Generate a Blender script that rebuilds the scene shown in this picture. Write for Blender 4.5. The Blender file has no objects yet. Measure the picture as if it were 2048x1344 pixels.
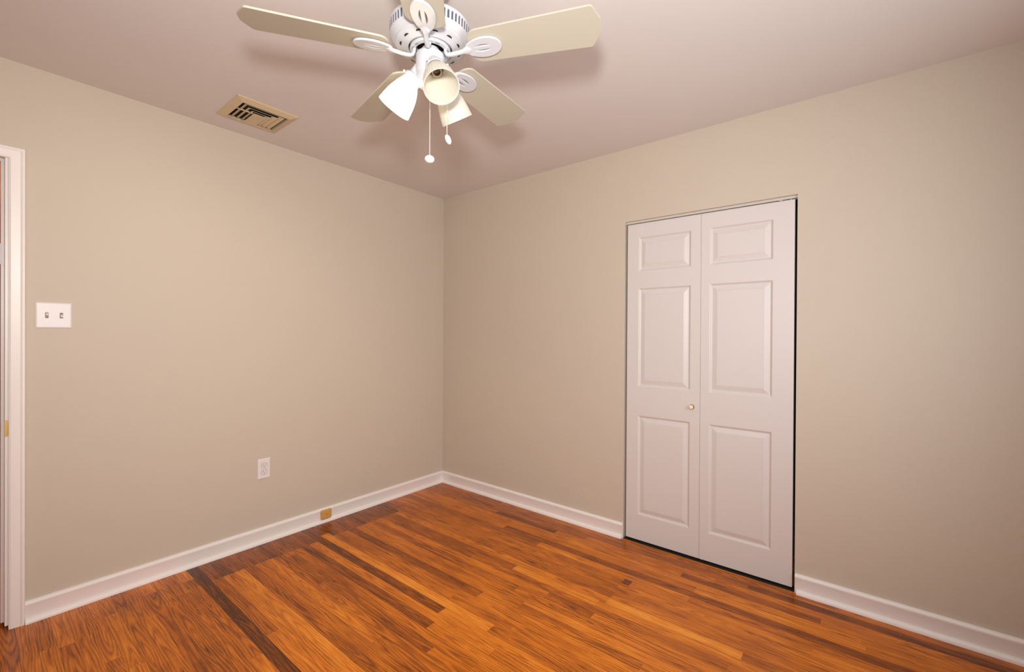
import bpy, bmesh, math, random
from mathutils import Vector, Matrix

random.seed(11)
SC = bpy.context.scene
COL = SC.collection

# ------------------------------------------------------------------ camera
F_PX = 885.15
YAW, PITCH, ROLL = 0.89132, -0.00406, 0.00571
CAM = Vector((-2.60612, -2.87131, 1.27742))
fwd = Vector((math.sin(YAW) * math.cos(PITCH), math.cos(YAW) * math.cos(PITCH), math.sin(PITCH)))
rgt = Vector((math.cos(YAW), -math.sin(YAW), 0))
upv = rgt.cross(fwd)
r2 = rgt * math.cos(ROLL) + upv * math.sin(ROLL)
u2 = -rgt * math.sin(ROLL) + upv * math.cos(ROLL)
cam_data = bpy.data.cameras.new('camera')
cam = bpy.data.objects.new('camera', cam_data)
COL.objects.link(cam)
cam_data.sensor_fit = 'HORIZONTAL'
cam_data.sensor_width = 36.0
cam_data.lens = F_PX * 36.0 / 2048.0
cam_data.clip_start = 0.02
M = Matrix.Identity(4)
for i in range(3):
    M[i][0] = r2[i]; M[i][1] = u2[i]; M[i][2] = -fwd[i]; M[i][3] = CAM[i]
cam.matrix_world = M
SC.camera = cam

# ------------------------------------------------------------------ colour management, world
SC.view_settings.view_transform = 'Standard'
SC.view_settings.look = 'None'
SC.view_settings.exposure = 0.03
SC.view_settings.gamma = 1.0
SC.view_settings.use_curve_mapping = False
try:
    SC.cycles.use_denoising = True
    SC.cycles.max_bounces = 10
    SC.cycles.diffuse_bounces = 6
    SC.cycles.sample_clamp_indirect = 6.0
except Exception:
    pass
world = bpy.data.worlds.new('sky')
SC.world = world
world.use_nodes = True
wn = world.node_tree
wn.nodes.clear()
wo = wn.nodes.new('ShaderNodeOutputWorld')
wb = wn.nodes.new('ShaderNodeBackground')
wb.inputs['Color'].default_value = (0.75, 0.85, 1.0, 1)
wb.inputs['Strength'].default_value = 1.0
wn.links.new(wb.outputs[0], wo.inputs[0])


def add_light(name, kind, loc, energy, color=(1, 1, 1), target=None, **kw):
    d = bpy.data.lights.new(name, kind)
    d.energy = energy
    d.color = color
    for k, v in kw.items():
        setattr(d, k, v)
    o = bpy.data.objects.new(name, d)
    o.location = loc
    if target is not None:
        o.rotation_euler = (Vector(target) - Vector(loc)).to_track_quat('-Z', 'Y').to_euler()
    COL.objects.link(o)
    return o


# flash gun on the camera (its light draws the fan's shadows on the ceiling)
add_light('camera_flash', 'SPOT', (-2.65, -2.87, 1.61), 142.0, (1.0, 0.965, 0.93),
          target=(-0.35, -0.35, 1.75), shadow_soft_size=0.075, spot_size=math.radians(135), spot_blend=1.0)
# unseen soft fill lamps at two added windows behind the camera
add_light('rear_fill_light', 'AREA', (-1.55, -3.62, 1.45), 22.0, (0.97, 0.98, 1.0),
          target=(-1.55, 0, 1.35), shape='RECTANGLE', size=1.4, size_y=1.2)
add_light('side_fill_light', 'AREA', (-3.41, -2.2, 1.45), 4.5, (0.97, 0.98, 1.0),
          target=(0, -2.2, 1.35), shape='RECTANGLE', size=1.2, size_y=1.2)


add_light('hall_fill_light', 'POINT', (-2.5, 0.5, 2.3), 9.0, (1.0, 0.88, 0.72), shadow_soft_size=0.08)  # unseen lamp added to brighten the hallway sliver


# ------------------------------------------------------------------ materials
def new_mat(name):
    m = bpy.data.materials.new(name)
    m.use_nodes = True
    return m, m.node_tree.nodes, m.node_tree.links, m.node_tree.nodes['Principled BSDF']


def plain(name, col, rough=0.5, metal=0.0, bump=0.0, bscale=200.0, coat=0.0, emit=None, estr=0.0, spec=0.5, var=0.0):
    m, n, l, b = new_mat(name)
    b.inputs['Base Color'].default_value = (*col, 1)
    b.inputs['Roughness'].default_value = rough
    b.inputs['Metallic'].default_value = metal
    b.inputs['Coat Weight'].default_value = coat
    b.inputs['Specular IOR Level'].default_value = spec
    if emit:
        b.inputs['Emission Color'].default_value = (*emit, 1)
        b.inputs['Emission Strength'].default_value = estr
    tc = n.new('ShaderNodeTexCoord')
    if var:
        no = n.new('ShaderNodeTexNoise'); no.inputs['Scale'].default_value = 2.2; no.inputs['Detail'].default_value = 4
        hs = n.new('ShaderNodeHueSaturation'); hs.inputs['Color'].default_value = (*col, 1)
        mr = n.new('ShaderNodeMapRange'); mr.inputs['To Min'].default_value = 1 - var; mr.inputs['To Max'].default_value = 1 + var
        l.new(tc.outputs['Object'], no.inputs['Vector']); l.new(no.outputs['Fac'], mr.inputs['Value'])
        l.new(mr.outputs[0], hs.inputs['Value']); l.new(hs.outputs[0], b.inputs['Base Color'])
    if bump:
        t = n.new('ShaderNodeTexNoise'); t.inputs['Scale'].default_value = bscale; t.inputs['Detail'].default_value = 3
        bp = n.new('ShaderNodeBump'); bp.inputs['Strength'].default_value = bump; bp.inputs['Distance'].default_value = 0.001
        l.new(tc.outputs['Object'], t.inputs['Vector']); l.new(t.outputs['Fac'], bp.inputs['Height'])
        l.new(bp.outputs[0], b.inputs['Normal'])
    return m


WALL = plain('wall_paint', (0.590, 0.522, 0.430), 0.55, bump=0.35, bscale=260, var=0.015, spec=0.35)
CEIL = plain('ceiling_paint', (0.72, 0.69, 0.67), 0.7, bump=0.3, bscale=180, var=0.015, spec=0.3)
TRIM = plain('trim_paint', (0.87, 0.83, 0.80), 0.35, bump=0.1, bscale=40)
DOORP = plain('door_paint', (0.68, 0.64, 0.62), 0.4, bump=0.25, bscale=320)
PLATE = plain('plate_plastic', (0.80, 0.76, 0.75), 0.3)
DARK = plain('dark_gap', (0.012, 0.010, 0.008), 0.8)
CLOSET_SHADE = plain('closet_shade', (0.015, 0.012, 0.010), 0.9)  # near-black stands in for the shade inside the closet
BROWN = plain('stained_door_wood', (0.20, 0.045, 0.015), 0.35, bump=0.2, bscale=60)
HALL = plain('hall_paint', (0.45, 0.2, 0.1), 0.7)
BRASS = plain('brass', (0.62, 0.42, 0.15), 0.35, metal=1.0)
TAN = plain('tan_block', (0.62, 0.33, 0.09), 0.45)
VENT = plain('vent_enamel', (0.62, 0.50, 0.32), 0.45)
FANW = plain('fan_enamel', (0.55, 0.56, 0.59), 0.25, coat=0.4)
BLADE = plain('blade_laminate', (0.47, 0.44, 0.355), 0.45)
STEEL = plain('flywheel_steel', (0.66, 0.68, 0.70), 0.4, metal=0.2)
SOCK = plain('socket_brass', (0.30, 0.22, 0.14), 0.3, metal=0.8)
CHAIN = plain('chain_metal', (0.85, 0.80, 0.74), 0.3, metal=0.3)
KNOBW = plain('ceramic_white', (0.92, 0.90, 0.86), 0.15, coat=0.5)
KNOBC = plain('cream_knob', (0.85, 0.76, 0.62), 0.25, coat=0.3)
TRACK = plain('track_enamel', (0.62, 0.58, 0.52), 0.4)
SLOT_SHADE = plain('slot_shade_grey', (0.20, 0.19, 0.17), 0.7)  # shade inside the bracket slots, put into a dark grey
SLOT = plain('vent_slot_grey', (0.10, 0.10, 0.13), 0.7)


def glass_mat(name, lit):
    m, n, l, b = new_mat(name)
    b.inputs['Base Color'].default_value = (0.80, 0.79, 0.73, 1)
    b.inputs['Roughness'].default_value = 0.3
    b.inputs['Subsurface Weight'].default_value = 0.0
    tr = n.new('ShaderNodeBsdfTranslucent')
    tr.inputs['Color'].default_value = (0.9, 0.86, 0.74, 1)
    mx = n.new('ShaderNodeMixShader'); mx.inputs[0].default_value = 0.45
    l.new(b.outputs[0], mx.inputs[1]); l.new(tr.outputs[0], mx.inputs[2])
    l.new(mx.outputs[0], n['Material Output'].inputs['Surface'])
    if lit:
        b.inputs['Emission Color'].default_value = (1.0, 0.95, 0.82, 1)
        b.inputs['Emission Strength'].default_value = 1.6
    return m


SHADE = glass_mat('ribbed_glass', False)
SHADE_LIT = glass_mat('lit_ribbed_glass', True)
BULB = plain('bulb_glow', (1, 1, 1), 0.4, emit=(1.0, 0.9, 0.7), estr=30.0)


def floor_mat():
    m, n, l, b = new_mat('oak_strip_floor')
    uv = n.new('ShaderNodeUVMap'); uv.uv_map = 'UVMap'
    at = n.new('ShaderNodeAttribute'); at.attribute_name = 'board'
    sepc = n.new('ShaderNodeSeparateColor'); l.new(at.outputs['Color'], sepc.inputs[0])
    sepu = n.new('ShaderNodeSeparateXYZ'); l.new(uv.outputs['UV'], sepu.inputs[0])

    def math_(op, a, bb=None, c=None):
        x = n.new('ShaderNodeMath'); x.operation = op
        for i, v in enumerate((a, bb, c)):
            if v is None: continue
            if isinstance(v, (int, float)): x.inputs[i].default_value = v
            else: l.new(v, x.inputs[i])
        return x.outputs[0]
    U = sepu.outputs['X']            # metres along the board
    V = sepu.outputs['Y']            # metres across, 0..0.051
    seed = math_('MULTIPLY', sepc.outputs['Green'], 57.0)

    def vec(x, y, z):
        c = n.new('ShaderNodeCombineXYZ')
        for i, v in enumerate((x, y, z)):
            if isinstance(v, (int, float)): c.inputs[i].default_value = v
            else: l.new(v, c.inputs[i])
        return c.outputs[0]

    def noise(v, scale, detail=3, rough=0.5, dist=0.0):
        t = n.new('ShaderNodeTexNoise'); t.inputs['Scale'].default_value = scale
        t.inputs['Detail'].default_value = detail; t.inputs['Roughness'].default_value = rough
        t.inputs['Distortion'].default_value = dist
        l.new(v, t.inputs['Vector']); return t.outputs['Fac']
    # cathedral grain: rings cut by a slowly wandering plane
    wander = noise(vec(math_('MULTIPLY', U, 1.0), 0.0, seed), 1.6, 2)
    vv = math_('ADD', math_('SUBTRACT', V, 0.026), math_('MULTIPLY', math_('SUBTRACT', wander, 0.5), 0.09))
    dist = math_('SQRT', math_('ADD', math_('POWER', math_('MULTIPLY', vv, 1.0), 2.0),
                               math_('POWER', math_('ADD', math_('MULTIPLY', math_('SUBTRACT', noise(vec(U, 3.0, seed), 0.9, 1), 0.5), 0.16), 0.0), 2.0)))
    wob = noise(vec(math_('MULTIPLY', U, 6.0), math_('MULTIPLY', V, 60.0), seed), 1.0, 3)
    ring = math_('SINE', math_('ADD', math_('MULTIPLY', dist, 760.0), math_('MULTIPLY', wob, 5.0)))
    ring = math_('POWER', math_('MULTIPLY_ADD', ring, 0.5, 0.5), 2.2)
    fine = noise(vec(math_('MULTIPLY', U, 9.0), math_('MULTIPLY', V, 420.0), seed), 1.0, 4, 0.65)
    pores = noise(vec(math_('MULTIPLY', U, 30.0), math_('MULTIPLY', V, 900.0), seed), 1.0, 2, 0.5)
    blot = noise(vec(math_('MULTIPLY', U, 4.0), math_('MULTIPLY', V, 26.0), seed), 1.0, 4, 0.6)
    geo = n.new('ShaderNodeNewGeometry')
    worn = noise(geo.outputs['Position'], 2.3, 4, 0.6)
    tone = sepc.outputs['Red']
    t = math_('ADD', tone, math_('MULTIPLY', math_('SUBTRACT', fine, 0.5), 0.85))
    t = math_('SUBTRACT', t, math_('MULTIPLY', ring, 0.20))
    t = math_('ADD', t, math_('MULTIPLY', math_('SUBTRACT', blot, 0.5), 0.5))
    t = math_('ADD', t, math_('MULTIPLY', math_('SUBTRACT', worn, 0.5), 0.42))
    t = math_('SUBTRACT', t, math_('MULTIPLY', math_('GREATER_THAN', pores, 0.66), 0.06))
    streak = noise(vec(math_('MULTIPLY', U, 2.6), math_('MULTIPLY', V, 150.0), seed), 1.0, 3, 0.6)
    t = math_('SUBTRACT', t, math_('MULTIPLY', math_('MAXIMUM', math_('SUBTRACT', streak, 0.58), 0.0), 1.9))
    cr = n.new('ShaderNodeValToRGB')
    e = cr.color_ramp.elements
    e[0].position = 0.0; e[0].color = (0.085, 0.024, 0.004, 1)
    e[1].position = 1.0; e[1].color = (0.93, 0.41, 0.065, 1)
    for pos, c in ((0.25, (0.28, 0.072, 0.008, 1)), (0.5, (0.57, 0.155, 0.012, 1)), (0.75, (0.80, 0.268, 0.024, 1))):
        k = e.new(pos); k.color = c
    l.new(t, cr.inputs['Fac'])
    # seams between boards
    e1 = math_('LESS_THAN', V, 0.0007); e2 = math_('GREATER_THAN', V, 0.0503)
    e3 = math_('LESS_THAN', sepc.outputs['Blue'], -1.0)
    seam = math_('MULTIPLY', math_('MAXIMUM', e1, e2), math_('GREATER_THAN', noise(vec(U, 0.0, seed), 2.5, 2), 0.47))
    mx = n.new('ShaderNodeMix'); mx.data_type = 'RGBA'
    l.new(math_('MULTIPLY', seam, 0.75), mx.inputs['Factor'])
    l.new(cr.outputs['Color'], mx.inputs['A']); mx.inputs['B'].default_value = (0.05, 0.014, 0.005, 1)
    l.new(mx.outputs['Result'], b.inputs['Base Color'])
    rr = n.new('ShaderNodeMapRange'); rr.inputs['To Min'].default_value = 0.16; rr.inputs['To Max'].default_value = 0.38
    l.new(worn, rr.inputs['Value']); l.new(rr.outputs[0], b.inputs['Roughness'])
    b.inputs['Specular IOR Level'].default_value = 0.27
    bp = n.new('ShaderNodeBump'); bp.inputs['Strength'].default_value = 0.25; bp.inputs['Distance'].default_value = 0.0006
    hh = math_('SUBTRACT', fine, math_('MULTIPLY', seam, 1.5))
    l.new(hh, bp.inputs['Height']); l.new(bp.outputs[0], b.inputs['Normal'])
    return m


FLOOR = floor_mat()


# ------------------------------------------------------------------ mesh helpers
def tag(o, label=None, cat=None, group=None, kind=None):
    if label: o['label'] = label
    if cat: o['category'] = cat
    if group: o['group'] = group
    if kind: o['kind'] = kind
    return o


def link_bm(name, bm, mats, parent=None, smooth=False, bevel=0.0, seg=2, angle=35, mw=None):
    bmesh.ops.recalc_face_normals(bm, faces=bm.faces)
    me = bpy.data.meshes.new(name)
    bm.to_mesh(me); bm.free()
    for m in (mats if isinstance(mats, (list, tuple)) else [mats]):
        me.materials.append(m)
    o = bpy.data.objects.new(name, me)
    COL.objects.link(o)
    if mw is not None:
        o.matrix_local = mw
    if smooth:
        for p in me.polygons: p.use_smooth = True
        try:
            me.set_sharp_from_angle(angle=math.radians(angle))
        except Exception:
            pass
    if bevel:
        md = o.modifiers.new('bevel', 'BEVEL'); md.width = bevel; md.segments = seg
        md.limit_method = 'ANGLE'; md.angle_limit = math.radians(30)
    if parent is not None:
        o.parent = parent
    return o


def empty(name, loc, label, cat, group=None, rot=(0, 0, 0), kind=None):
    o = bpy.data.objects.new(name, None)
    o.empty_display_size = 0.05
    o.location = loc; o.rotation_euler = rot
    COL.objects.link(o)
    return tag(o, label, cat, group, kind)


def box(bm, x0, x1, y0, y1, z0, z1, mi=0):
    vs = [bm.verts.new((x, y, z)) for z in (z0, z1) for y in (y0, y1) for x in (x0, x1)]
    for f in ((0, 1, 3, 2), (4, 6, 7, 5), (0, 4, 5, 1), (2, 3, 7, 6), (0, 2, 6, 4), (1, 5, 7, 3)):
        fc = bm.faces.new([vs[i] for i in f]); fc.material_index = mi


def frame_from(d):
    d = Vector(d).normalized()
    a = Vector((0, 0, 1)) if abs(d.z) < 0.9 else Vector((1, 0, 0))
    u = a.cross(d).normalized(); v = d.cross(u)
    return u, v, d


def lathe(bm, prof, origin=(0, 0, 0), axis=(0, 0, 1), n=48, mi=0, rmod=None, close=False):
    """prof: list of (radius, along-axis)."""
    u, v, d = frame_from(axis)
    O = Vector(origin); rows = []
    for j, (r, s) in enumerate(prof):
        if r < 1e-6:
            rows.append([bm.verts.new(O + d * s)])
            continue
        row = []
        for i in range(n):
            a = 2 * math.pi * i / n
            rr = r + (rmod(i, j) if rmod else 0.0)
            row.append(bm.verts.new(O + d * s + (u * math.cos(a) + v * math.sin(a)) * rr))
        rows.append(row)
    for j in range(len(rows) - 1):
        A, B = rows[j], rows[j + 1]
        for i in range(n):
            k = (i + 1) % n
            if len(A) == 1 and len(B) == 1: continue
            if len(A) == 1: vs = [A[0], B[i], B[k]]
            elif len(B) == 1: vs = [A[i], A[k], B[0]]
            else: vs = [A[i], A[k], B[k], B[i]]
            f = bm.faces.new(vs); f.material_index = mi
    return rows


def tube(bm, pts, radii, n=14, flat=None, mi=0):
    """sweep ellipse sections along pts; radii (side, vertical)."""
    P = [Vector(p) for p in pts]; rows = []
    for i, p in enumerate(P):
        t = (P[min(i + 1, len(P) - 1)] - P[max(i - 1, 0)]).normalized()
        side = t.cross(Vector((0, 0, 1)))
        if side.length < 1e-3: side = Vector((0, 1, 0))
        side.normalize(); vert = side.cross(t).normalized()
        ra, rb = radii[i] if isinstance(radii[i], tuple) else (radii[i], radii[i])
        rows.append([bm.verts.new(p + side * math.cos(2 * math.pi * k / n) * ra + vert * math.sin(2 * math.pi * k / n) * rb) for k in range(n)])
    for j in range(len(rows) - 1):
        for k in range(n):
            kk = (k + 1) % n
            f = bm.faces.new([rows[j][k], rows[j][kk], rows[j + 1][kk], rows[j + 1][k]]); f.material_index = mi
    for r in (rows[0], rows[-1]):
        f = bm.faces.new(r); f.material_index = mi


def prism(bm, poly, fn, w0, w1, mi=0):
    """extrude 2-D poly (a,b) from w0 to w1; fn(a,b,w)->xyz."""
    A = [bm.verts.new(fn(a, b, w0)) for a, b in poly]
    B = [bm.verts.new(fn(a, b, w1)) for a, b in poly]
    n = len(poly)
    for i in range(n):
        k = (i + 1) % n
        f = bm.faces.new([A[i], A[k], B[k], B[i]]); f.material_index = mi
    bm.faces.new(A).material_index = mi; bm.faces.new(B).material_index = mi


def bezier_smooth(P, it=2):
    for _ in range(it):
        Q = [P[0]]
        for a, b in zip(P[:-1], P[1:]):
            a, b = Vector(a), Vector(b)
            Q += [a * 0.75 + b * 0.25, a * 0.25 + b * 0.75]
        Q.append(P[-1]); P = Q
    return [Vector(q) for q in P]


# ------------------------------------------------------------------ room shell
H = 2.44
XL, YB = -3.45, -3.66          # far ends of the two walls out of view
T = 0.12
# left wall (plane y = 0) with the doorway
DX0, DX1, DZ = -3.28, -2.485, 2.035
bm = bmesh.new()
box(bm, XL - T, DX0, 0, T, 0, H); box(bm, DX1, T, 0, T, 0, H); box(bm, DX0, DX1, 0, T, DZ, H)
tag(link_bm('wall_left', bm, WALL), 'tan painted wall with the vent above, holding switch and outlet', 'wall', kind='structure')
# right wall (plane x = 0) with the closet opening
CY0, CY1, CZ = -2.5885, -1.675, 1.983
bm = bmesh.new()
box(bm, 0, T, CY1, 0, 0, H); box(bm, 0, T, YB - T, CY0, 0, H); box(bm, 0, T, CY0, CY1, CZ, H)
tag(link_bm('wall_right', bm, WALL), 'tan painted wall around the white folding closet door', 'wall', kind='structure')
# walls behind the camera, each with an opening added for the fill light
bm = bmesh.new()
wx0, wx1, wz0, wz1 = -2.25, -0.85, 0.85, 2.05
box(bm, XL - T, wx0, YB - T, YB, 0, H); box(bm, wx1, 0, YB - T, YB, 0, H)
box(bm, wx0, wx1, YB - T, YB, 0, wz0); box(bm, wx0, wx1, YB - T, YB, wz1, H)
tag(link_bm('wall_back', bm, WALL), 'tan wall behind the photographer with an added window', 'wall', kind='structure')
sy0, sy1 = -2.8, -1.6
bm = bmesh.new()
box(bm, XL - T, XL, YB, sy0, 0, H); box(bm, XL - T, XL, sy1, 0, 0, H)
box(bm, XL - T, XL, sy0, sy1, 0, wz0); box(bm, XL - T, XL, sy0, sy1, wz1, H)
tag(link_bm('wall_side', bm, WALL), 'tan wall opposite the closet with an added window', 'wall', kind='structure')
bm = bmesh.new()
box(bm, XL - T, T, YB - T, T, H, H + 0.1)
tag(link_bm('ceiling', bm, CEIL), 'pale painted ceiling carrying the fan', 'ceiling', kind='structure')


def window(name, a0, a1, axis, lab):  # unseen window, added to go with the fill lamps
    w = empty(name, (0, 0, 0), lab, 'window', kind='structure')
    f = bmesh.new(); g = bmesh.new()

    def bb(b, p0, p1, q0, q1, d0, d1):
        if axis == 'y': box(b, p0, p1, YB - d1, YB - d0, q0, q1)
        else: box(b, XL - d1, XL - d0, p0, p1, q0, q1)
    e = 0.045
    for (p0, p1, q0, q1) in ((a0, a0 + e, wz0, wz1), (a1 - e, a1, wz0, wz1), (a0 + e, a1 - e, wz0, wz0 + e), (a0 + e, a1 - e, wz1 - e, wz1),
                             (a0 + e, a1 - e, 1.43, 1.47)):
        bb(f, p0, p1, q0, q1, 0.05, 0.10)
    bb(g, a0 + e, a1 - e, wz0 + e, wz1 - e, 0.07, 0.074)
    link_bm('added_window_frame', f, TRIM, w)
    m = bpy.data.materials.get('added_window_glass')
    if not m:
        m, n, l, b = new_mat('added_window_glass')
        tr = n.new('ShaderNodeBsdfTransparent'); gl = n.new('ShaderNodeBsdfGlossy'); gl.inputs['Roughness'].default_value = 0.02
        mx = n.new('ShaderNodeMixShader'); mx.inputs[0].default_value = 0.06
        l.new(tr.outputs[0], mx.inputs[1]); l.new(gl.outputs[0], mx.inputs[2]); l.new(mx.outputs[0], n['Material Output'].inputs['Surface'])
    link_bm('added_window_pane', g, m, w)


window('added_window_1', wx0, wx1, 'y', 'added unseen white framed window in the wall behind the photographer')
window('added_window_2', sy0, sy1, 'x', 'added unseen white framed window in the wall opposite the closet')

# closet box and hallway beyond the doorway
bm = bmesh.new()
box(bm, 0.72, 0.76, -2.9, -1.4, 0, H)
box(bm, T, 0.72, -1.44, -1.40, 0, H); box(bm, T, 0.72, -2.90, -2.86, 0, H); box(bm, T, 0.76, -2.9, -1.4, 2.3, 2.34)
tag(link_bm('wall_closet', bm, CLOSET_SHADE), 'closet walls behind the folding door, coloured near-black for shade', 'wall', kind='structure')
bm = bmesh.new()
box(bm, -3.6, -2.0, 1.15, 1.2, 0, H); box(bm, -3.64, -3.6, T, 1.2, 0, H); box(bm, -2.0, -1.96, T, 1.2, 0, H)
tag(link_bm('wall_hall', bm, HALL), 'reddish wall of the hallway past the doorway', 'wall', kind='structure')
bm = bmesh.new(); box(bm, -3.6, -2.0, T, 1.2, H, H + 0.05)
tag(link_bm('ceiling_hall', bm, CEIL), 'hallway ceiling past the doorway', 'ceiling', kind='structure')

# ------------------------------------------------------------------ oak strip floor
W = 0.051
N0 = -1.194
FIX = {  # strip index -> (y_far, y_near, tone) as laid
    -13: [(0.0, -3.6, 0.13)],
    -14: [(-0.25, -1.0, .46), (-1.0, -2.2, 0.62)],
    -12: [(-0.25, -0.9, 0.44), (-0.9, -1.9, 0.6)],
    -11: [(-0.25, -1.6, 0.60)],
    -10: [(-0.25, -1.5, 0.72)],
    -3: [(-0.02, -1.383, 0.30)],
    -4: [(-0.25, -1.7, 0.50)],
    -5: [(-0.3, -1.5, 0.40)],
    -6: [(-0.25, -0.7, 0.42), (-0.7, -1.8, 0.5)],
    -2: [(-0.25, -1.7, 0.60)],
    -1: [(-0.02, -1.344, 0.24), (-1.344, -2.1, 0.66)],
    0: [(-0.19, -1.6, 0.74)],
    1: [(-0.25, -1.3, 0.50)],
    2: [(-0.25, -1.5, 0.50)],
    3: [(-0.25, -1.394, 0.32), (-1.394, -2.0, 0.55)],
    4: [(-0.25, -1.6, 0.56)],
    6: [(-0.25, -1.5, 0.42)],
    8: [(-0.25, -1.1, 0.40), (-1.1, -2.0, 0.45)],
    9: [(-0.25, -1.367, 0.42), (-1.367, -1.87, 0.74)],
    10: [(-0.25, -1.9, 0.62), (-1.9, -2.485, 0.80), (-2.485, -3.2, 0.44)],
    11: [(-0.2, -1.0, 0.50), (-1.0, -1.9, 0.46)],
    12: [(-0.02, -1.5, 0.50)],
    13: [(-0.02, -1.5, 0.50), (-1.5, -1.885, 0.52)],
    14: [(-0.02, -1.885, 0.5), (-1.885, -1.926, 0.20), (-1.926, -2.7, 0.58)],
    15: [(-0.02, -1.31, 0.40), (-1.31, -2.2, 0.66)],
    16: [(-0.02, -1.0, 0.56), (-1.0, -2.27, 0.33), (-2.27, -3.4, 0.27)],
    17: [(-0.02, -1.2, 0.60), (-1.2, -2.2, 0.55)],
    18: [(-0.02, -1.4, 0.6)],
    19: [(-0.02, -0.8, 0.45), (-0.8, -1.303, 0.30), (-1.303, -2.1, 0.56)],
    20: [(-0.02, -1.5, 0.42)],
    21: [(-0.02, -2.4, 0.40), (-2.4, -3.6, 0.20)],
    22: [(-0.02, -3.6, 0.46)],
    7: [(-1.9, -2.9, 0.62)],
    5: [(-1.6, -2.6, 0.66)],
}
bm = bmesh.new()
uvl = bm.loops.layers.uv.new('UVMap')
cl = bm.loops.layers.float_color.new('board')


def board(x0, x1, ya, yb, tone):
    vs = [bm.verts.new((x0, ya, 0)), bm.verts.new((x1, ya, 0)), bm.verts.new((x1, yb, 0)), bm.verts.new((x0, yb, 0))]
    f = bm.faces.new(vs)
    u0 = random.uniform(0, 40); sd = random.random()
    for lp, (u, v) in zip(f.loops, ((0, 0), (0, W), (yb - ya, W), (yb - ya, 0))):
        lp[uvl].uv = (u0 + u, v); lp[cl] = (tone, sd, 0, 1)


n_lo = int((XL - 0.2 - N0) / W) - 1
n_hi = int((0.74 - N0) / W)
for n_ in range(n_lo, n_hi + 1):
    x0 = N0 + W * n_; x1 = x0 + W
    y = 1.16
    fixed = sorted(FIX.get(n_, []), key=lambda t: -t[0])
    while y > YB:
        nxt = [f for f in fixed if f[0] <= y + 1e-6]
        cur = [f for f in fixed if f[0] >= y - 1e-6 > f[1]]
        if cur:
            board(x0, x1, y, cur[0][1], cur[0][2] + 0.0); y = cur[0][1]; continue
        L = random.uniform(0.35, 1.5)
        y2 = y - L
        if nxt: y2 = max(y2, nxt[0][0])
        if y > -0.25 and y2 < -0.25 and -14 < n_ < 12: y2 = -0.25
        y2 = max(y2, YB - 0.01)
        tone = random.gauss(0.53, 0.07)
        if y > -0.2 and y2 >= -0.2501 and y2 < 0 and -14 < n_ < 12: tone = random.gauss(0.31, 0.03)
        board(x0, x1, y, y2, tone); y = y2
me_floor = link_bm('floor', bm, FLOOR)
for p_ in me_floor.data.polygons:
    if p_.normal.z < 0: p_.flip()
tag(me_floor, 'orange brown oak strip floor', 'floor', kind='structure')

# ------------------------------------------------------------------ baseboards
HB = 0.0944
BPROF = [(0, 0), (0.0125, 0), (0.0125, 0.072), (0.0150, 0.0765), (0.0155, 0.083), (0.0135, 0.0895), (0.0085, 0.0925), (0.004, HB), (0, HB)]
SHOE = [(0.012, 0)] + [(0.0125 + 0.0145 * math.cos(a), 0.021 * math.sin(a)) for a in [math.pi / 2 * i / 7 for i in range(8)]] + [(0.012, 0.021)]


def baseboard(name, fn, w0, w1, s0, s1, lab):
    bm = bmesh.new(); prism(bm, BPROF, fn, w0, w1)
    o = link_bm(name, bm, TRIM, smooth=True, angle=50)
    tag(o, lab, 'baseboard', kind='structure')
    bm = bmesh.new(); prism(bm, SHOE, fn, s0, s1)
    link_bm('shoe_molding', bm, TRIM, o, smooth=True, angle=50)
    return o


baseboard('baseboard_left', lambda a, b, w: (w, -a, b), -2.4385, 0.0, -2.4385, 0.0, 'white baseboard along the left wall below switch and outlet')
baseboard('baseboard_right', lambda a, b, w: (-a, w, b), CY1 + 0.002, 0.0, CY1 + 0.006, 0.0, 'short white baseboard between the far corner and the closet')
baseboard('baseboard_right_near', lambda a, b, w: (-a, w, b), YB, CY0 - 0.002, YB, CY0 - 0.010, 'white baseboard right of the closet door')
baseboard('baseboard_back', lambda a, b, w: (w, YB + a, b), XL, 0.0, XL, 0.0, 'white baseboard under the added rear window')
baseboard('baseboard_side', lambda a, b, w: (XL + a, w, b), YB, 0.0, YB, 0.0, 'white baseboard under the added side window')

# ------------------------------------------------------------------ doorway at the left edge
d2 = empty('door_2', (-2.88, 0, 0), 'white cased doorway at the left edge of the photo', 'doorway', kind='structure')
d2i = Matrix.Translation((2.88, 0, 0))


def sub(name, bm, mat, parent, **k):
    bm.transform(Matrix.Translation(-parent.location))
    return link_bm(name, bm, mat, parent, **k)


CI, CO, CT = -2.4865, -2.4375, 2.066      # casing inner / outer edge, top
DZi = 2.018
bm = bmesh.new()
cp = [(CI, 0), (CI, -0.012), (CI + 0.006, -0.016), (CO - 0.014, -0.017), (CO - 0.004, -0.014), (CO, -0.008), (CO, 0)]
# mitred casing: right leg, head, left leg
cw = CO - CI


def mitre(bm, prof):
    LI, RI = DX0 + 0.002 - (CO - CI) * 0 + 0.0, CI
    path = []
    n = len(prof)
    rows = []
    for (a, d) in prof:                       # a = distance outward from inner edge
        rows.append([(RI + a, d, 0.0), (RI + a, d, DZi + a), (LI - a, d, DZi + a), (LI - a, d, 0.0)])
    V = [[bm.verts.new(p) for p in r] for r in rows]
    for i in range(n):
        k = (i + 1) % n
        for j in range(3):
            bm.faces.new([V[i][j], V[k][j], V[k][j + 1], V[i][j + 1]])
    bm.faces.new([V[i][0] for i in range(n)]); bm.faces.new([V[i][3] for i in range(n)])


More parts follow.
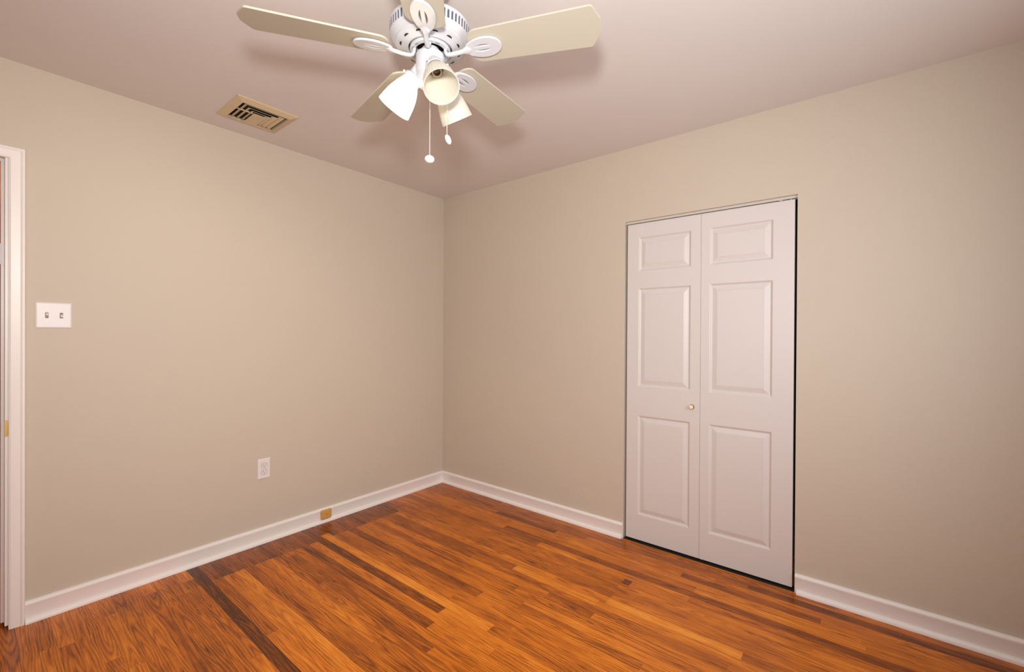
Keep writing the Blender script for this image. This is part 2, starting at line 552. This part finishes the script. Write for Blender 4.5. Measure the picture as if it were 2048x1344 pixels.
mitre(bm, [(0, 0), (0, -0.012), (0.006, -0.0155), (0.033, -0.0175), (0.0395, -0.0215), (0.046, -0.020), (cw, -0.012), (cw, 0)])
sub('door_casing', bm, TRIM, d2, smooth=True, angle=25)
bm = bmesh.new()
box(bm, -2.497, -2.485, 0.0, T, 0.013, DZ); box(bm, DX0, DX0 + 0.012, 0, T, 0, DZ); box(bm, DX0 + 0.012, -2.497, 0, T, DZ - 0.012, DZ)
sub('door_jamb', bm, TRIM, d2, bevel=0.0012)
bm = bmesh.new()
box(bm, -2.507, -2.4971, 0.045, 0.08, 0.013, DZ - 0.012); box(bm, DX0 + 0.0121, DX0 + 0.022, 0.045, 0.08, 0, DZ - 0.012)
box(bm, DX0 + 0.022, -2.507, 0.045, 0.08, DZ - 0.024, DZ - 0.0121)
sub('door_stop', bm, TRIM, d2, bevel=0.001)
bm = bmesh.new()
prism(bm, [(0.012 * math.cos(a) * 0.9 - 2.4925, 0.0 + 0.036 * math.sin(a) + 0.862) for a in [math.pi * 2 * i / 20 for i in range(20)]],
      lambda a, b, w: (max(min(a, -2.4868), -2.498), w, b), -0.0022, 0.004)
sub('strike_plate', bm, BRASS, d2)
bm = bmesh.new(); box(bm, -2.512, -2.5075, 0.03, 0.10, 1.565, 1.655)  # small pale plate by the jamb
sub('jamb_plate', bm, PLATE, d2, bevel=0.001)

dh = empty('door_3', (-2.85, 0.9, 0), 'dark reddish wooden door in the hallway, seen as a sliver', 'door', kind='structure')
bm = bmesh.new(); box(bm, -3.25, -2.45, 0.88, 0.92, 0.01, 2.02)
sub('door_panel', bm, BROWN, dh, bevel=0.003)

# ------------------------------------------------------------------ bifold closet door
CX = 0.010
d1 = empty('door_1', (CX, -2.131, 0), 'white six-panel folding closet door with a small round knob', 'closet door', kind='structure')
TH = 0.034


def panelled_leaf(y0, y1, z0, z1, panels):
    """slab with moulded raised panels on the room face (x = 0 side, facing -x)."""
    bm = bmesh.new()
    ys = sorted({y0, y1} | {p[0] for p in panels} | {p[1] for p in panels})
    zs = sorted({z0, z1} | {p[2] for p in panels} | {p[3] for p in panels})
    grid = {}

    def v(x, y, z):
        k = (round(x, 5), round(y, 5), round(z, 5))
        if k not in grid: grid[k] = bm.verts.new((x, y, z))
        return grid[k]
    for i in range(len(ys) - 1):
        for j in range(len(zs) - 1):
            cy, cz = (ys[i] + ys[i + 1]) / 2, (zs[j] + zs[j + 1]) / 2
            if any(p[0] < cy < p[1] and p[2] < cz < p[3] for p in panels): continue
            bm.faces.new([v(0, ys[i], zs[j]), v(0, ys[i + 1], zs[j]), v(0, ys[i + 1], zs[j + 1]), v(0, ys[i], zs[j + 1])])
    # step profile: inset, depth
    prof = [(0.0, 0.0), (0.0035, 0.0012), (0.0085, 0.0068), (0.0125, 0.0085), (0.0165, 0.0082), (0.040, 0.0016), (0.0410, 0.0024), (0.0422, 0.0012)]
    for (a0, a1, b0, b1) in panels:
        rings = []
        for ins, dep in prof:
            c = [(a0 + ins, b0 + ins), (a1 - ins, b0 + ins), (a1 - ins, b1 - ins), (a0 + ins, b1 - ins)]
            rings.append([v(dep, y, z) for y, z in c])
        for r in range(len(rings) - 1):
            for k in range(4):
                kk = (k + 1) % 4
                bm.faces.new([rings[r][k], rings[r][kk], rings[r + 1][kk], rings[r + 1][k]])
        bm.faces.new(rings[-1])
    # back and sides
    c0 = [v(0, y, z0) for y in ys]; c1 = [v(0, y, z1) for y in ys]
    l0 = [v(0, y0, z) for z in zs]; l1 = [v(0, y1, z) for z in zs]
    B = [bm.verts.new((TH, y0, z0)), bm.verts.new((TH, y1, z0)), bm.verts.new((TH, y1, z1)), bm.verts.new((TH, y0, z1))]
    bm.faces.new(B)
    bm.faces.new(c0 + [B[1], B[0]]); bm.faces.new(c1 + [B[2], B[3]])
    bm.faces.new(l0 + [B[3], B[0]]); bm.faces.new(l1 + [B[2], B[1]])
    bm.transform(Matrix.Translation((CX, 0, 0)))
    return bm


ZB, ZT = 0.013, 1.9620


def leaf(y0, y1, p0, p1):
    return panelled_leaf(y0, y1, ZB, ZT, [(p0, p1, 1.670, 1.879), (p0, p1, 0.9585, 1.5655), (p0, p1, 0.168, 0.781)])


leafA = sub('door_leaf', leaf(-2.1275, -1.688, -2.0735, -1.7605), DOORP, d1)
leafB = sub('door_leaf', leaf(-2.5765, -2.1290, -2.4835, -2.1745), DOORP, d1)
bm = bmesh.new()
lathe(bm, [(0.0, -0.024), (0.008, -0.024), (0.0115, -0.022), (0.0122, -0.018), (0.0105, -0.012), (0.0070, -0.008), (0.0065, -0.002), (0.0065, 0.001), (0, 0.001)],
      (CX, -2.084, 0.868), (1, 0, 0), 28)
bm.transform(Matrix.Translation(-d1.location))
kb = link_bm('door_knob', bm, KNOBC, leafA, smooth=True, angle=60)
bm = bmesh.new()
lathe(bm, [(0.0, -0.004), (0.0135, -0.004), (0.0145, -0.002), (0.0145, 0.0008), (0, 0.0008)], (CX, -2.084, 0.868), (1, 0, 0), 28)
bm.transform(Matrix.Translation(-d1.location))
link_bm('knob_rose', bm, BRASS, leafA, smooth=True, angle=60)
# overhead track: an inverted channel
bm = bmesh.new()
box(bm, 0.014, 0.016, CY0 + 0.001, CY1 - 0.001, 1.9695, 1.9805)
box(bm, 0.042, 0.044, CY0 + 0.001, CY1 - 0.001, 1.9695, 1.9805)
box(bm, 0.014, 0.044, CY0 + 0.001, CY1 - 0.001, 1.9805, 1.9825)
sub('door_track', bm, TRACK, d1)
bm = bmesh.new()
lathe(bm, [(0.0, 1.960), (0.0035, 1.960), (0.0035, 1.978), (0, 1.978)], (0.028, -2.556, 0), (0, 0, 1), 12)
sub('pivot_pin', bm, CHAIN, d1, smooth=True)
bm = bmesh.new()
box(bm, 0.019, 0.040, -2.522, -2.505, 1.9665, 1.975)
sub('pivot_bracket', bm, STEEL, d1, bevel=0.001)
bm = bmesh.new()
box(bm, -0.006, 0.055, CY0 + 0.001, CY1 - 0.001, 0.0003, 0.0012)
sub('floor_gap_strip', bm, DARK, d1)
bm = bmesh.new()
lathe(bm, [(0.0, 0.0), (0.004, 0.0), (0.004, 0.009), (0, 0.009)], (0.030, -2.137, 0.002), (0, 0, 1), 12)
sub('floor_guide', bm, CHAIN, d1, smooth=True)


# ------------------------------------------------------------------ switch plate and outlet
def bevel_plate(bm, w, h, t, slope):
    """plate facing -y centred on origin."""
    for z in (0,):
        a = [(-w / 2, -h / 2), (w / 2, -h / 2), (w / 2, h / 2), (-w / 2, h / 2)]
        r0 = [bm.verts.new((x, 0, z_)) for x, z_ in a]
        r1 = [bm.verts.new((x, -t * 0.45, z_)) for x, z_ in a]
        r2_ = [bm.verts.new((x * (1 - 2 * slope / w), -t, z_ * (1 - 2 * slope / h))) for x, z_ in a]
        bm.faces.new(r0); bm.faces.new(r2_)
        for A, B in ((r0, r1), (r1, r2_)):
            for k in range(4):
                kk = (k + 1) % 4
                bm.faces.new([A[k], A[kk], B[kk], B[k]])


sw = empty('light_switch', (-2.351, 0, 1.3505), 'white double toggle switch plate on the left wall beside the doorway', 'light switch')
bm = bmesh.new(); bevel_plate(bm, 0.116, 0.116, 0.0062, 0.005)
link_bm('cover_plate', bm, PLATE, sw, bevel=0.0008)
SLOTG = plain('switch_slot_grey', (0.22, 0.19, 0.18), 0.6)
for sx in (-0.0225, 0.0235):
    bm = bmesh.new(); box(bm, sx - 0.0052, sx + 0.0052, -0.0066, -0.0060, -0.0125, 0.0125)
    s_ = link_bm('switch_slot', bm, SLOTG, sw)
    bm = bmesh.new()
    up = 1 if sx < 0 else -1
    prism(bm, [(-0.0060, -0.006), (-0.0060, 0.006), (-0.0165, up * 0.004 + 0.0035), (-0.0165, up * 0.004 - 0.0025)],
          lambda a, b, w: (w, a, b + up * 0.001), sx - 0.0036, sx + 0.0036)
    link_bm('toggle', bm, PLATE, sw, bevel=0.0008)
    for sz in (-0.030, 0.030):
        bm = bmesh.new()
        lathe(bm, [(0, 0.0), (0.0030, 0.0), (0.0028, 0.0009), (0, 0.0011)], (sx, -0.0060, sz), (0, -1, 0), 14)
        link_bm('screw', bm, STEEL, sw, smooth=True)

ol = empty('wall_outlet', (-1.4555, 0, 0.449), 'white duplex electrical outlet low on the left wall', 'electrical outlet')
bm = bmesh.new(); bevel_plate(bm, 0.0715, 0.122, 0.0062, 0.005)
link_bm('cover_plate', bm, PLATE, ol, bevel=0.0008)
SL2 = plain('outlet_slot_dark', (0.05, 0.035, 0.03), 0.7)
for oz in (-0.0195, 0.0195):
    bm = bmesh.new()
    pts = []
    for i in range(32):
        a = 2 * math.pi * i / 32
        pts.append((0.0172 * math.cos(a), max(min(0.0172 * math.sin(a), 0.0135), -0.0135)))
    prism(bm, pts, lambda a, b, w: (a, w, b + oz), -0.0060, -0.0078)
    rc = link_bm('receptacle', bm, PLATE, ol, bevel=0.0004)
    bm = bmesh.new(); prism(bm, [(x * 1.09, z * 1.10) for x, z in pts], lambda a, b, w: (a, w, b + oz), -0.0060, -0.00635)
    link_bm('receptacle_gap', bm, SLOTG, rc)
    for (cx_, cz_, w_, h_) in ((-0.0064, 0.004, 0.0022, 0.0085), (0.0064, 0.004, 0.0020, 0.0068)):
        bm = bmesh.new(); box(bm, cx_ - w_ / 2, cx_ + w_ / 2, -0.0081, -0.0070, oz + cz_ - h_ / 2, oz + cz_ + h_ / 2)
        link_bm('prong_slot', bm, SL2, rc)
    bm = bmesh.new(); lathe(bm, [(0, 0), (0.0026, 0), (0.0026, 0.0003), (0, 0.0003)], (0, -0.0078, oz - 0.0065), (0, -1, 0), 14)
    link_bm('ground_hole', bm, SL2, rc)
bm = bmesh.new(); lathe(bm, [(0, 0.0), (0.0028, 0.0), (0.0026, 0.0009), (0, 0.0011)], (0, -0.0060, 0), (0, -1, 0), 14)
link_bm('screw', bm, STEEL, ol, smooth=True)

# tan blank cover block on the baseboard
bp_ = empty('wall_cover_block', (-1.068, -0.0125, 0.056), 'small tan square cover block screwed to the left baseboard', 'cover plate')
bm = bmesh.new(); box(bm, -0.036, 0.036, -0.020, 0.0, -0.030, 0.030)
link_bm('block_body', bm, TAN, bp_, bevel=0.007, seg=4)
bm = bmesh.new(); lathe(bm, [(0, 0.0), (0.0032, 0.0), (0.0030, 0.0008), (0, 0.001)], (0, -0.0199, 0.002), (0, -1, 0), 14)
link_bm('screw', bm, SOCK, bp_, smooth=True)

# ------------------------------------------------------------------ ceiling register
vt = empty('ceiling_vent', (-1.622, -0.3245, H), 'cream metal air vent with angled louvers in the ceiling', 'air vent')
bm = bmesh.new()
HO, HI = 0.147, 0.112
rings = [(HO, 0.0), (HO, -0.004), (HO - 0.004, -0.0065), (HI + 0.002, -0.017), (HI, -0.017), (HI, -0.002), (HO - 0.01, -0.001)]
RR = [[bm.verts.new((sx * h, sy * h, z)) for sx, sy in ((-1, -1), (1, -1), (1, 1), (-1, 1))] for h, z in rings]
for j in range(len(RR) - 1):
    for k in range(4):
        kk = (k + 1) % 4
        bm.faces.new([RR[j][k], RR[j][kk], RR[j + 1][kk], RR[j + 1][k]])
link_bm('vent_frame', bm, VENT, vt)
bm = bmesh.new(); box(bm, -HI, HI, -HI, HI, -0.0022, -0.0006)
link_bm('vent_duct', bm, DARK, vt)
# U-shaped louvers, each sloping down and outward on three sides
for k, off in enumerate((0.097, 0.072, 0.047)):
    bm = bmesh.new()
    inn = off - 0.016; zi, zo = -0.0055, -0.0135; inr = off - 0.021
    near = -off
    lo = [(-off, HI), (-off, near), (off, near), (off, HI)]
    li = [(-inn, HI), (-inn, near + 0.016), (inr, near + 0.016), (inr, HI)]
    A = [bm.verts.new((x, y, zo)) for x, y in lo]; B = [bm.verts.new((x, y, zi)) for x, y in li]
    for j in range(3):
        bm.faces.new([A[j], A[j + 1], B[j + 1], B[j]])
    o = link_bm('louver', bm, VENT, vt)
    md = o.modifiers.new('thick', 'SOLIDIFY'); md.thickness = 0.0014; md.offset = 0
bm = bmesh.new()
box(bm, -0.031, 0.031, -0.031, HI, -0.0165, -0.0135)
link_bm('center_plate', bm, VENT, vt, bevel=0.0008)
for sx in (-1,):
    bm = bmesh.new()
    prism(bm, [(sx * 0.030, -0.004), (sx * HI, -0.004), (sx * HI, 0.000), (sx * 0.030, 0.000)], lambda a, b, w: (a, b - 0.012, w), -0.0120, -0.0060)
    link_bm('vent_crossbar', bm, VENT, vt)
bm = bmesh.new()
box(bm, -HI, HI, HI - 0.012, HI, -0.0168, -0.015)
link_bm('vent_lip', bm, VENT, vt)
bm = bmesh.new(); lathe(bm, [(0, 0), (0.003, 0), (0.0026, 0.001), (0, 0.0013)], (0.0, 0.085, -0.0165), (0, 0, -1), 12)
link_bm('screw', bm, STEEL, vt, smooth=True)

# ------------------------------------------------------------------ ceiling fan
FC = Vector((-1.6482, -1.7480, 0))
fan = empty('ceiling_fan', (FC.x, FC.y, H), 'white five-blade ceiling fan with a three-shade light kit, one shade lit', 'ceiling fan')


def Z(z): return z - H


# motor housing with vent slots
prof = [(0.070, Z(2.2325)), (0.070, Z(2.2040)), (0.0715, Z(2.2020)), (0.0755, Z(2.2017)), (0.0785, Z(2.2037)), (0.106, Z(2.2110)), (0.1105, Z(2.2135)), (0.1115, Z(2.2167)),
        (0.1155, Z(2.2190)), (0.1225, Z(2.2250)), (0.1275, Z(2.2330)), (0.1290, Z(2.2355)), (0.1292, Z(2.2357)), (0.1305, Z(2.2615)), (0.1305, Z(2.2617)), (0.1305, Z(2.2690)),
        (0.1290, Z(2.2730)), (0.124, Z(2.2750)), (0.100, Z(2.2800)), (0.050, Z(2.2860)), (0.040, Z(2.2920)), (0.036, Z(2.3100)), (0.036, Z(2.3950)), (0.060, Z(2.4000)), (0.066, Z(2.4100)), (0.068, H - H)]
NS = 60


def slotmod(i, j):
    return -0.006 if (j in (12, 13) and i % 4 == 1) else 0.0


bm = bmesh.new()
NL = NS * 4
rows = lathe(bm, prof, n=NL, rmod=slotmod)
for f in bm.faces:
    c = f.calc_center_median()
    if Z(2.2360) < c.z < Z(2.2610):
        vr = [math.hypot(v.co.x, v.co.y) for v in f.verts]
        if min(vr) < 0.1265: f.material_index = 1
# half-moon louvre holes in the underside ring
for k in range(12):
    a0 = math.radians(-2.5 + 30 * k)
    rm = 0.0925; zz = Z(2.2037) + (rm - 0.0785) / (0.106 - 0.0785) * 0.0073 - 0.0007
    pts = []
    for i in range(9):
        t = math.pi * i / 8
        pts.append((rm + 0.0058 * math.sin(t), 0.0105 * math.cos(t)))
    vs = [bm.verts.new((r_ * math.cos(a0) - s_ * math.sin(a0), r_ * math.sin(a0) + s_ * math.cos(a0), zz + (r_ - rm) * 0.265)) for r_, s_ in pts]
    bm.faces.new(vs).material_index = 2
link_bm('motor_housing', bm, [FANW, SLOT, DARK], fan, smooth=True, angle=28)

# rotating flywheel seen up inside the housing
bm = bmesh.new()
lathe(bm, [(0.0, Z(2.2235)), (0.040, Z(2.2235)), (0.046, Z(2.2195))], n=48, mi=1)
lathe(bm, [(0.046, Z(2.2195)), (0.048, Z(2.1980)), (0.050, Z(2.1965)), (0.0640, Z(2.1965)), (0.0655, Z(2.1980)), (0.0655, Z(2.2115))], n=60)
for k in range(15):
    a0 = math.radians(24 * k + 12)
    if k % 3 == 2: continue
    for s in (-0.0035, 0.0035):
        cx_, cy_ = 0.0570 * math.cos(a0) - s * math.sin(a0), 0.0570 * math.sin(a0) + s * math.cos(a0)
        R0 = []; R1 = []
        for i in range(14):
            t = 2 * math.pi * i / 14
            R0.append(bm.verts.new((cx_ + 0.0030 * math.cos(t), cy_ + 0.0030 * math.sin(t), Z(2.1961))))
            R1.append(bm.verts.new((cx_ + 0.0021 * math.cos(t), cy_ + 0.0021 * math.sin(t), Z(2.1961))))
        for i in range(14):
            kk = (i + 1) % 14
            bm.faces.new([R0[i], R0[kk], R1[kk], R1[i]]).material_index = 1
link_bm('flywheel', bm, [STEEL, DARK], fan, smooth=True, angle=30)

# blades
ZS = 2.19
PH = -0.1997
BL = [(2.6371 - 0.0491, -0.0174), (2.6371 + 1.2566 + 0.0, 0.012), (2.6371 + 2.5133 + 0.0203, 0.0264),
      (2.6371 + 3.7699 + 0.0268, 0.0172), (2.6371 + 5.0265 + 0.0021, -0.038)]


def rounded(poly, rad, seg=5):
    out = []
    n = len(poly)
    for i in range(n):
        p = Vector(poly[i]); a = Vector(poly[i - 1]); b = Vector(poly[(i + 1) % n])
        r_ = min(rad[i], (a - p).length * 0.49, (b - p).length * 0.49)
        if r_ <= 0: out.append(p); continue
        p0 = p + (a - p).normalized() * r_; p1 = p + (b - p).normalized() * r_
        for k in range(seg + 1):
            t = k / seg
            out.append(p0 * (1 - t) ** 2 + p * 2 * t * (1 - t) + p1 * t * t)
    return out


def blade_mesh():
    bm = bmesh.new()
    half = [(0.1330, 0.034), (0.1510, 0.0605), (0.5214, 0.0725), (0.5482, 0.020)]
    poly = [(r_, -v_) for r_, v_ in half] + [(r_, v_) for r_, v_ in reversed(half)]
    rad = [0.015, 0.022, 0.009, 0.007, 0.007, 0.009, 0.022, 0.015]
    P = rounded(poly, rad)
    prism(bm, [(p.x, p.y) for p in P], lambda a, b, w: (a, b, w), 0.0, 0.0060)
    return bm


def curve_mesh(outlines, extrude, bev, name):
    cu = bpy.data.curves.new(name, 'CURVE'); cu.dimensions = '2D'; cu.fill_mode = 'BOTH'
    cu.extrude = extrude; cu.bevel_depth = bev; cu.bevel_resolution = 2; cu.offset = 0.0
    for pts in outlines:
        sp = cu.splines.new('POLY'); sp.points.add(len(pts) - 1)
        for q, (x, y) in zip(sp.points, pts): q.co = (x, y, 0, 1)
        sp.use_cyclic_u = True
    o = bpy.data.objects.new(name, cu); COL.objects.link(o)
    dg = bpy.context.evaluated_depsgraph_get()
    me = bpy.data.meshes.new_from_object(o.evaluated_get(dg))
    COL.objects.unlink(o); bpy.data.objects.remove(o); bpy.data.curves.remove(cu)
    return me


# oval blade bracket with two long slots
oc, oa, ob = 0.179, 0.0585, 0.0350
oval = [(oc + oa * math.cos(t), ob * math.sin(t) * (1 + 0.10 * math.cos(t))) for t in [2 * math.pi * i / 56 for i in range(56)]]


def lens(sgn):
    pts = []
    for i in range(15):
        t = i / 14; r_ = 0.146 + 0.063 * t
        pts.append((r_, sgn * (0.0052 + 0.0090 * math.sin(math.pi * t) ** 0.8)))
    for i in range(13, 0, -1):
        t = i / 14; r_ = 0.146 + 0.063 * t
        pts.append((r_, sgn * 0.0052))
    return pts


me_oval = curve_mesh([oval, lens(1), lens(-1)], 0.0018, 0.0018, 'oval')
blade_bm = blade_mesh()
me_blade = bpy.data.meshes.new('blade'); bmesh.ops.recalc_face_normals(blade_bm, faces=blade_bm.faces); blade_bm.to_mesh(me_blade); blade_bm.free()
me_blade.materials.append(BLADE)

bm = bmesh.new(); bm.from_mesh(me_oval)
bmesh.ops.translate(bm, verts=bm.verts, vec=(0, 0, -0.0046))
# swept arm from the flywheel out to the oval plate
path = bezier_smooth([(0.0510, 0, 0.0120), (0.0515, 0, 0.0080), (0.0530, 0, -0.004), (0.060, 0, -0.0125), (0.074, 0, -0.0135), (0.090, 0, -0.0125), (0.108, 0, -0.0100), (0.125, 0, -0.0080), (0.138, 0, -0.0050), (0.150, 0, -0.0042)], 2)
rad = []
for i, q in enumerate(path):
    t = q.x
    if t < 0.075: rad.append((0.0078, 0.0058))
    elif t < 0.112: rad.append((0.0080, 0.0058))
    elif t < 0.128: k = (t - 0.112) / 0.016; rad.append((0.0080 + 0.0085 * k, 0.0058))
    else: k = min((t - 0.128) / 0.022, 1); rad.append((0.0165 - 0.011 * k, 0.0058 - 0.0035 * k))
tube(bm, path, rad, 16)
bmesh.ops.recalc_face_normals(bm, faces=bm.faces)
me_arm = bpy.data.meshes.new('blade_arm'); bm.to_mesh(me_arm); bm.free()
me_arm.materials.clear(); me_arm.materials.append(FANW)
for p_ in me_arm.polygons: p_.use_smooth = True; p_.material_index = 0
bm = bmesh.new()  # thin dark ellipse added behind the bracket slots as their shadow
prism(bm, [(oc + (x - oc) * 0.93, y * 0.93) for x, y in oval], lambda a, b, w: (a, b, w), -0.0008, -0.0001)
me_slot_shade = bpy.data.meshes.new('slot_shade'); bmesh.ops.recalc_face_normals(bm, faces=bm.faces); bm.to_mesh(me_slot_shade); bm.free()
me_slot_shade.materials.append(SLOT_SHADE)
try: me_arm.set_sharp_from_angle(angle=math.radians(38))
except Exception: pass
for th, droop in BL:
    b_ = bpy.data.objects.new('blade', me_blade); COL.objects.link(b_); b_.parent = fan
    mt = Matrix.Translation((0, 0, Z(ZS))) @ Matrix.Rotation(th, 4, 'Z') @ Matrix.Rotation(-math.atan(droop), 4, 'Y')
    b_.matrix_local = mt @ Matrix.Rotation(PH, 4, 'X')
    a_ = bpy.data.objects.new('blade_arm', me_arm); COL.objects.link(a_); a_.parent = b_
    # the arm's inner end is level, the oval takes the blade's pitch: shared mesh follows the pitch, the root is round
    a_.matrix_local = Matrix.Identity(4)
    g_ = bpy.data.objects.new('slot_shade', me_slot_shade); COL.objects.link(g_); g_.parent = b_
    md = b_.modifiers.new('bevel', 'BEVEL'); md.width = 0.0012; md.segments = 2; md.limit_method = 'ANGLE'

# switch housing / light-kit body
bm = bmesh.new()
lathe(bm, [(0.0, Z(2.2050)), (0.028, Z(2.2050)), (0.028, Z(2.1895)), (0.0400, Z(2.1885)), (0.0445, Z(2.1865)), (0.0465, Z(2.1830)), (0.0470, Z(2.1780)), (0.0470, Z(2.1270)), (0.0460, Z(2.1240)),
           (0.0445, Z(2.1232)), (0.0440, Z(2.1205)), (0.0440, Z(2.0980)), (0.0405, Z(2.0890)), (0.030, Z(2.0810)), (0.012, Z(2.0775)), (0.010, Z(2.0740)), (0.0, Z(2.0730))], n=64)
link_bm('switch_housing', bm, FANW, fan, smooth=True, angle=32)
# small screws and slots on the body
for az, zz in ((-150, 2.146), (-60, 2.146), (90, 2.146)):
    a = math.radians(az)
    bm = bmesh.new()
    lathe(bm, [(0, 0), (0.0018, 0), (0.0016, 0.0008), (0, 0.001)], (0.0474 * math.cos(a), 0.0474 * math.sin(a), Z(zz)), (math.cos(a), math.sin(a), 0), 12)
    link_bm('screw', bm, STEEL, fan, smooth=True)
# brass reverse switch
a = math.radians(-22)
bm = bmesh.new()
lathe(bm, [(0.0045, 0), (0.0045, 0.008), (0.003, 0.009), (0.003, 0.014), (0, 0.0145)], (0.0475 * math.cos(a), 0.0475 * math.sin(a), Z(2.148)), (math.cos(a), math.sin(a), 0), 14)
link_bm('reverse_switch', bm, BRASS, fan, smooth=True)

# three arms with shades
TILT = math.radians(55)
for idx, az in enumerate((121.0, -115.0, 1.0)):
    a = math.radians(az)
    d = Vector((math.cos(a) * math.cos(TILT), math.sin(a) * math.cos(TILT), -math.sin(TILT)))
    rim = Vector((0.125 * math.cos(a), 0.125 * math.sin(a), Z(2.022)))
    neck = rim - d * 0.108
    bm = bmesh.new()
    start = neck - d * 0.048
    lathe(bm, [(0.0, 0.0), (0.0185, 0.0), (0.0190, 0.010), (0.0200, 0.022), (0.0235, 0.030), (0.0295, 0.034), (0.0310, 0.038), (0.0310, 0.051), (0.0296, 0.052),
               (0.0290, 0.040), (0.0, 0.038)], start, d, 40)
    fit = link_bm('lamp_holder', bm, FANW, fan, smooth=True, angle=35)
    for t3 in (0, 1, 2):
        tt = 2 * math.pi * t3 / 3 + 0.5
        u, v, w = frame_from(d)
        rd = u * math.cos(tt) + v * math.sin(tt)
        bm = bmesh.new()
        lathe(bm, [(0, 0), (0.0016, 0), (0.0016, 0.006), (0.0042, 0.0065), (0.0045, 0.0095), (0.003, 0.011), (0, 0.0112)], neck - d * 0.003 + rd * 0.0305, rd, 12)
        link_bm('thumbscrew', bm, CHAIN, fit, smooth=True)
    # ribbed bell shade
    outer = [(0.0262, -0.006), (0.0268, 0.000), (0.0270, 0.008), (0.0310, 0.016), (0.0380, 0.030), (0.0440, 0.046), (0.0485, 0.064), (0.0515, 0.082), (0.0535, 0.098), (0.0548, 0.106), (0.0553, 0.108)]
    inner = [(r_ - 0.0028, s_) for r_, s_ in reversed(outer)]
    NR = 144

    def rib(i, j, no=len(outer), ni=len(inner)):
        if j < 3 or j >= no + ni - 3: return 0.0
        amp = 0.00075
        if j in (no - 1, no): amp = 0.0002
        return amp * math.cos(2 * math.pi * i / 4)
    bm = bmesh.new()
    lathe(bm, outer + inner + [outer[0]], neck, d, NR, rmod=rib)
    lit = idx == 0
    sh = link_bm('glass_shade', bm, SHADE_LIT if lit else SHADE, fit, smooth=True, angle=60)
    # socket, and a bulb where one is lit
    bm = bmesh.new()
    lathe(bm, [(0.0, 0.0), (0.0140, 0.0), (0.0150, 0.004), (0.0150, 0.026), (0.0135, 0.0275), (0.0125, 0.026), (0.0120, 0.008), (0, 0.007)], neck - d * 0.004, d, 32, mi=0)
    lathe(bm, [(0.0118, 0.010), (0.0118, 0.024), (0.0104, 0.0245), (0.0104, 0.010)], neck - d * 0.004, d, 32, mi=1)
    lathe(bm, [(0.0, 0.013), (0.0045, 0.012), (0.0055, 0.010)], neck - d * 0.004, d, 20, mi=1)
    link_bm('bulb_socket', bm, [KNOBC, SOCK], fit, smooth=True, angle=35)
    if lit:
        bm = bmesh.new()
        lathe(bm, [(0.0, 0.070), (0.010, 0.068), (0.0185, 0.061), (0.0215, 0.052), (0.0195, 0.042), (0.0125, 0.030), (0.0110, 0.018), (0.0110, 0.012)], neck, d, 28)
        link_bm('light_bulb', bm, BULB, fit, smooth=True)
        add_light('fan_bulb_light', 'POINT', FC + Vector((0, 0, H)) + neck + d * 0.082, 13.0, (1.0, 0.80, 0.56), shadow_soft_size=0.012)


# pull chains
def chain(x, y, ztop, zbot, kind):
    bm = bmesh.new()
    n_b = int((ztop - zbot) / 0.0046)
    for i in range(n_b):
        z = Z(zbot + (i + 0.5) * 0.0046)
        m_ = Matrix.Translation((x, y, z))
        bmesh.ops.create_icosphere(bm, subdivisions=1, radius=0.00165, matrix=m_)
    tube(bm, [(x, y, Z(zbot)), (x, y, Z(ztop))], [0.0005, 0.0005], 6)
    c = link_bm('pull_chain', bm, CHAIN, fan, smooth=True)
    bm = bmesh.new()
    if kind == 'ball':
        lathe(bm, [(0.016 * math.sin(math.pi * q / 14), -0.0125 + 0.0125 * math.cos(math.pi * q / 14)) for q in range(15)], (x, y, Z(zbot)), (0, 0, 1), 28)
    else:
        lathe(bm, [(0.0, 0.0), (0.0060, -0.001), (0.0090, -0.007), (0.0098, -0.014), (0.0088, -0.021), (0.0055, -0.027), (0.0030, -0.029), (0.0, -0.0295)], (x, y, Z(zbot)), (0, 0, 1), 24)
        for v in bm.verts:
            s = (Z(zbot) - v.co.z); v.co.x += s * 0.22; v.co.y -= s * 0.18
    link_bm('chain_knob', bm, KNOBW, c, smooth=True, angle=60)


chain(0.026, 0.032, 2.09, 1.877, 'ball')
chain(0.043, -0.034, 2.152, 1.933, 'drop')
bm = bmesh.new()
tube(bm, [(0.034, -0.027, Z(2.153)), (0.041, -0.032, Z(2.156)), (0.043, -0.034, Z(2.151))], [0.0026, 0.0026, 0.0018], 8)
link_bm('chain_guide', bm, BRASS, fan, smooth=True)
